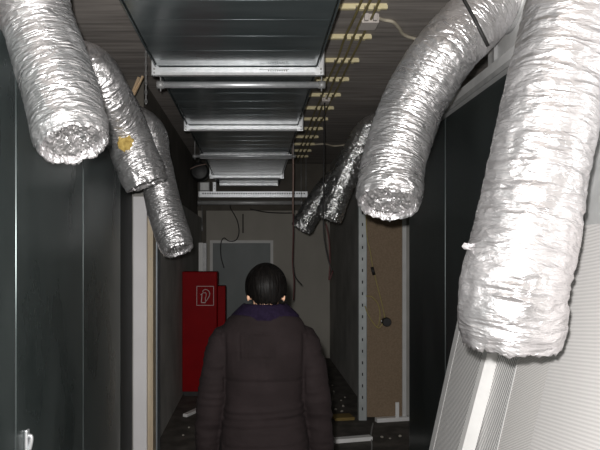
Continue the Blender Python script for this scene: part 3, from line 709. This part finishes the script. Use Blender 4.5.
def fold(co, n):
    x, y, z = co.x, co.y, co.z          # W at floor level, so z is height
    d = .0045 * noise.noise(V((x * 9, y * 9, z * 13)))
    arm = abs(x) > .165
    if not arm:
        w = .012 * noise.noise(V((x * 4, y * 4, 0)))
        for z0, wd, am in ((1.152, .006, .006), (1.06, .006, .003), (1.03, .007, .005), (1.005, .007, .006), (.975, .008, .005), (.9, .008, .004)):
            ww = w * (0.2 if z0 > 1.1 else 1.6)
            d -= am * math.exp(-((z - z0 - ww) / wd) ** 2)
        d += .007 * math.exp(-((z - .99) / .09) ** 2) * (.5 + noise.noise(V((x * 7, y * 7, z * 38))))
        if n.y < -.2:
            px, pz = x - (-.033), z
            if -.075 < px < .075 and 1.235 < z < 1.345:
                e = min(abs(px + .067), abs(px - .067)) if 1.243 < z < 1.34 else 1
                e2 = min(abs(z - 1.243), abs(z - 1.34)) if abs(px) < .067 else 1
                d -= .0045 * math.exp(-(min(e, e2) / .004) ** 2) - .0012 * math.sin(px * 420)
            if z < 1.235 and z > 1.15: d -= .003 * math.exp(-((x + .03 + .02 * noise.noise(V((0, 0, z * 20)))) / .006) ** 2) + .003 * math.exp(-((x - .0 - (1.235 - z) * .2) / .006) ** 2)
    else:
        t = noise.noise(V((x * 5, y * 6, z * 26))); d += .0055 * (1 - 2 * abs(t)) - .002
    e = abs(abs(x) - (.158 + (1.2 - z) * .02)); 
    if z > 1.1 and z < 1.34: d -= .004 * math.exp(-(e / .006) ** 2)
    return d
jk = obj('jacket', bm, 'jacket', W); bake(jk, .0062, 3, fold)
# collar with purple lining turned up at the nape
bm = bmesh.new(); seg = 64; rows = [(1.392, .142, .1, 0), (1.406, .138, .104, 0), (1.422, .122, .1, 0), (1.44, .103, .093, 0), (1.452, .09, .086, 0), (1.454, .083, .08, 0), (1.446, .078, .073, 0), (1.42, .075, .067, 0)]
R = []
for z, hx, hy, _ in rows:
    row = []
    for k in range(seg):
        a = 2 * PI * k / seg; c_, s_ = math.cos(a), math.sin(a)
        lift = -.02 * max(0, s_)
        row.append(bm.verts.new(pv(.004 + hx * c_ + .002 * noise.noise(V((c_ * 6, s_ * 6, z * 30))), -.006 + hy * s_, z + lift + .003 * noise.noise(V((c_ * 5, s_ * 5, 4))))))
    R.append(row)
for j in range(len(R) - 1):
    for k in range(seg): bm.faces.new((R[j][k], R[j][(k + 1) % seg], R[j + 1][(k + 1) % seg], R[j + 1][k]))
obj('collar', bm, 'collar', W, smooth=True, label='dark purple fleece collar')
# trousers and shoes
bm = bmesh.new()
loft(bm, [(pv(0, 0, z), hx, hy, 2.4) for z, hx, hy in ((.74, .165, .118), (.82, .165, .115), (.9, .15, .105), (.98, .14, .1))])
for s in (-1, 1): tube(bm, [pv(s * .085, 0, .82), pv(s * .09, .005, .6), pv(s * .09, 0, .45), pv(s * .09, -.01, .28), pv(s * .09, -.008, .06)], lambda u: .088 - .026 * u, 20, 6)
tr = obj('trousers', bm, 'trousers', W); bake(tr, .009, 2, lambda co, n: .004 * noise.noise(V((co.x * 8, co.y * 8, co.z * 12))))
for s in (-1, 1):
    bm = bmesh.new(); ellipsoid(bm, pv(s * .09, .045, .05), (.044, .125, .042)); ellipsoid(bm, pv(s * .09, -.02, .075), (.043, .05, .055)); box(bm, PX + s * .09 - .042, PX + s * .09 + .042, PY - .075, PY + .165, 0, .02, .008)
    sh = obj('shoe', bm, 'shoe', W); bake(sh, .006, 2)
# hair: a cap that ends ragged at the nape
bm = bmesh.new(); na, nb = 150, 44; R = []
def hair_low(a):      # lowest height of the hair at azimuth a (0 = right, -pi/2 = nape)
    s_ = math.sin(a); c_ = abs(math.cos(a))
    if s_ < 0:
        t_ = min(1, max(0, (c_ - .55) / .35))
        z_ = 1.456 * (1 - t_) + 1.488 * t_
        z_ += .013 * noise.noise(V((a * 14, 1, 0))) + .008 * noise.noise(V((a * 40, 5, 0)))
    else:
        t_ = min(1, s_ / .6); z_ = 1.488 * (1 - t_) + 1.565 * t_
    return z_
hcz = 1.523
for i in range(nb + 1):
    row = []
    for k in range(na):
        a = 2 * PI * k / na; c_, s_ = math.cos(a), math.sin(a)
        zl = hair_low(a); phi1 = math.asin(max(-.98, min(.98, (zl - hcz) / .096)))
        phi = PI / 2 + (phi1 - PI / 2) * i / nb
        cp, sp = math.cos(phi), math.sin(phi)
        st = .0022 * noise.noise(V((c_ * 22, s_ * 22, sp * 1.2))) + .0015 * noise.noise(V((c_ * 50, s_ * 50, sp * 2)))
        low = max(0, -sp)
        hx = .0855 + st; hy = .106 + st
        cp = max(cp, (1 - .33 * low * low))if low else cp
        row.append(bm.verts.new(pv(.008 + hx * cp * c_, -.004 + hy * cp * s_, hcz + .095 * sp + st * .6)))
    R.append(row)
for i in range(nb):
    for k in range(na): bm.faces.new((R[i][k], R[i][(k + 1) % na], R[i + 1][(k + 1) % na], R[i + 1][k]))
bmesh.ops.remove_doubles(bm, verts=R[0], dist=.0006)
bmesh.ops.recalc_face_normals(bm, faces=bm.faces[:])
bmesh.ops.solidify(bm, geom=bm.faces[:], thickness=.006)
obj('hair', bm, 'hair', W, smooth=True)
bm = bmesh.new(); random.seed(3)          # loose strands over the nape
for k in range(34):
    a = -PI / 2 + random.uniform(-.8, .8); c_, s_ = math.cos(a), math.sin(a)
    z0 = hair_low(a) + .012; q = random.uniform(.72, .8)
    tube(bm, [pv(.008 + .074 * c_ * .93, -.004 + .086 * s_, z0), pv(.008 + .066 * c_, -.008 + .076 * s_, z0 - .015), pv(.008 + .06 * c_, -.01 + .07 * s_, z0 - random.uniform(.025, .042))], lambda u: .0026 * (1 - .8 * u), 5, 3)
obj('nape_strands', bm, 'hair', W, smooth=True)

# ------------------------------------------------------------------ camera, flash, faint ambient
cam = bpy.data.cameras.new('camera'); cam.sensor_width = 36; cam.lens = 36; cam.clip_start = .02
cam.shift_x = 44 / 600; cam.shift_y = 30 / 600
co = bpy.data.objects.new('camera', cam); col.objects.link(co); co.location = (0, 0, HC); co.rotation_euler = (PI / 2, 0, 0)
sc.camera = co
fl = bpy.data.lights.new('camera_flash', 'POINT'); fl.energy = 350; fl.shadow_soft_size = .018; fl.color = (1, .985, .96)
fo = bpy.data.objects.new('camera_flash', fl); col.objects.link(fo); fo.location = (-.035, -.01, HC + .065)
w = bpy.data.worlds.new('world'); sc.world = w; w.use_nodes = True
bg = w.node_tree.nodes['Background']; bg.inputs[0].default_value = (.8, .9, 1, 1); bg.inputs[1].default_value = .02
sc.view_settings.view_transform = 'Standard'; sc.view_settings.look = 'None'; sc.view_settings.exposure = 0; sc.view_settings.gamma = 1
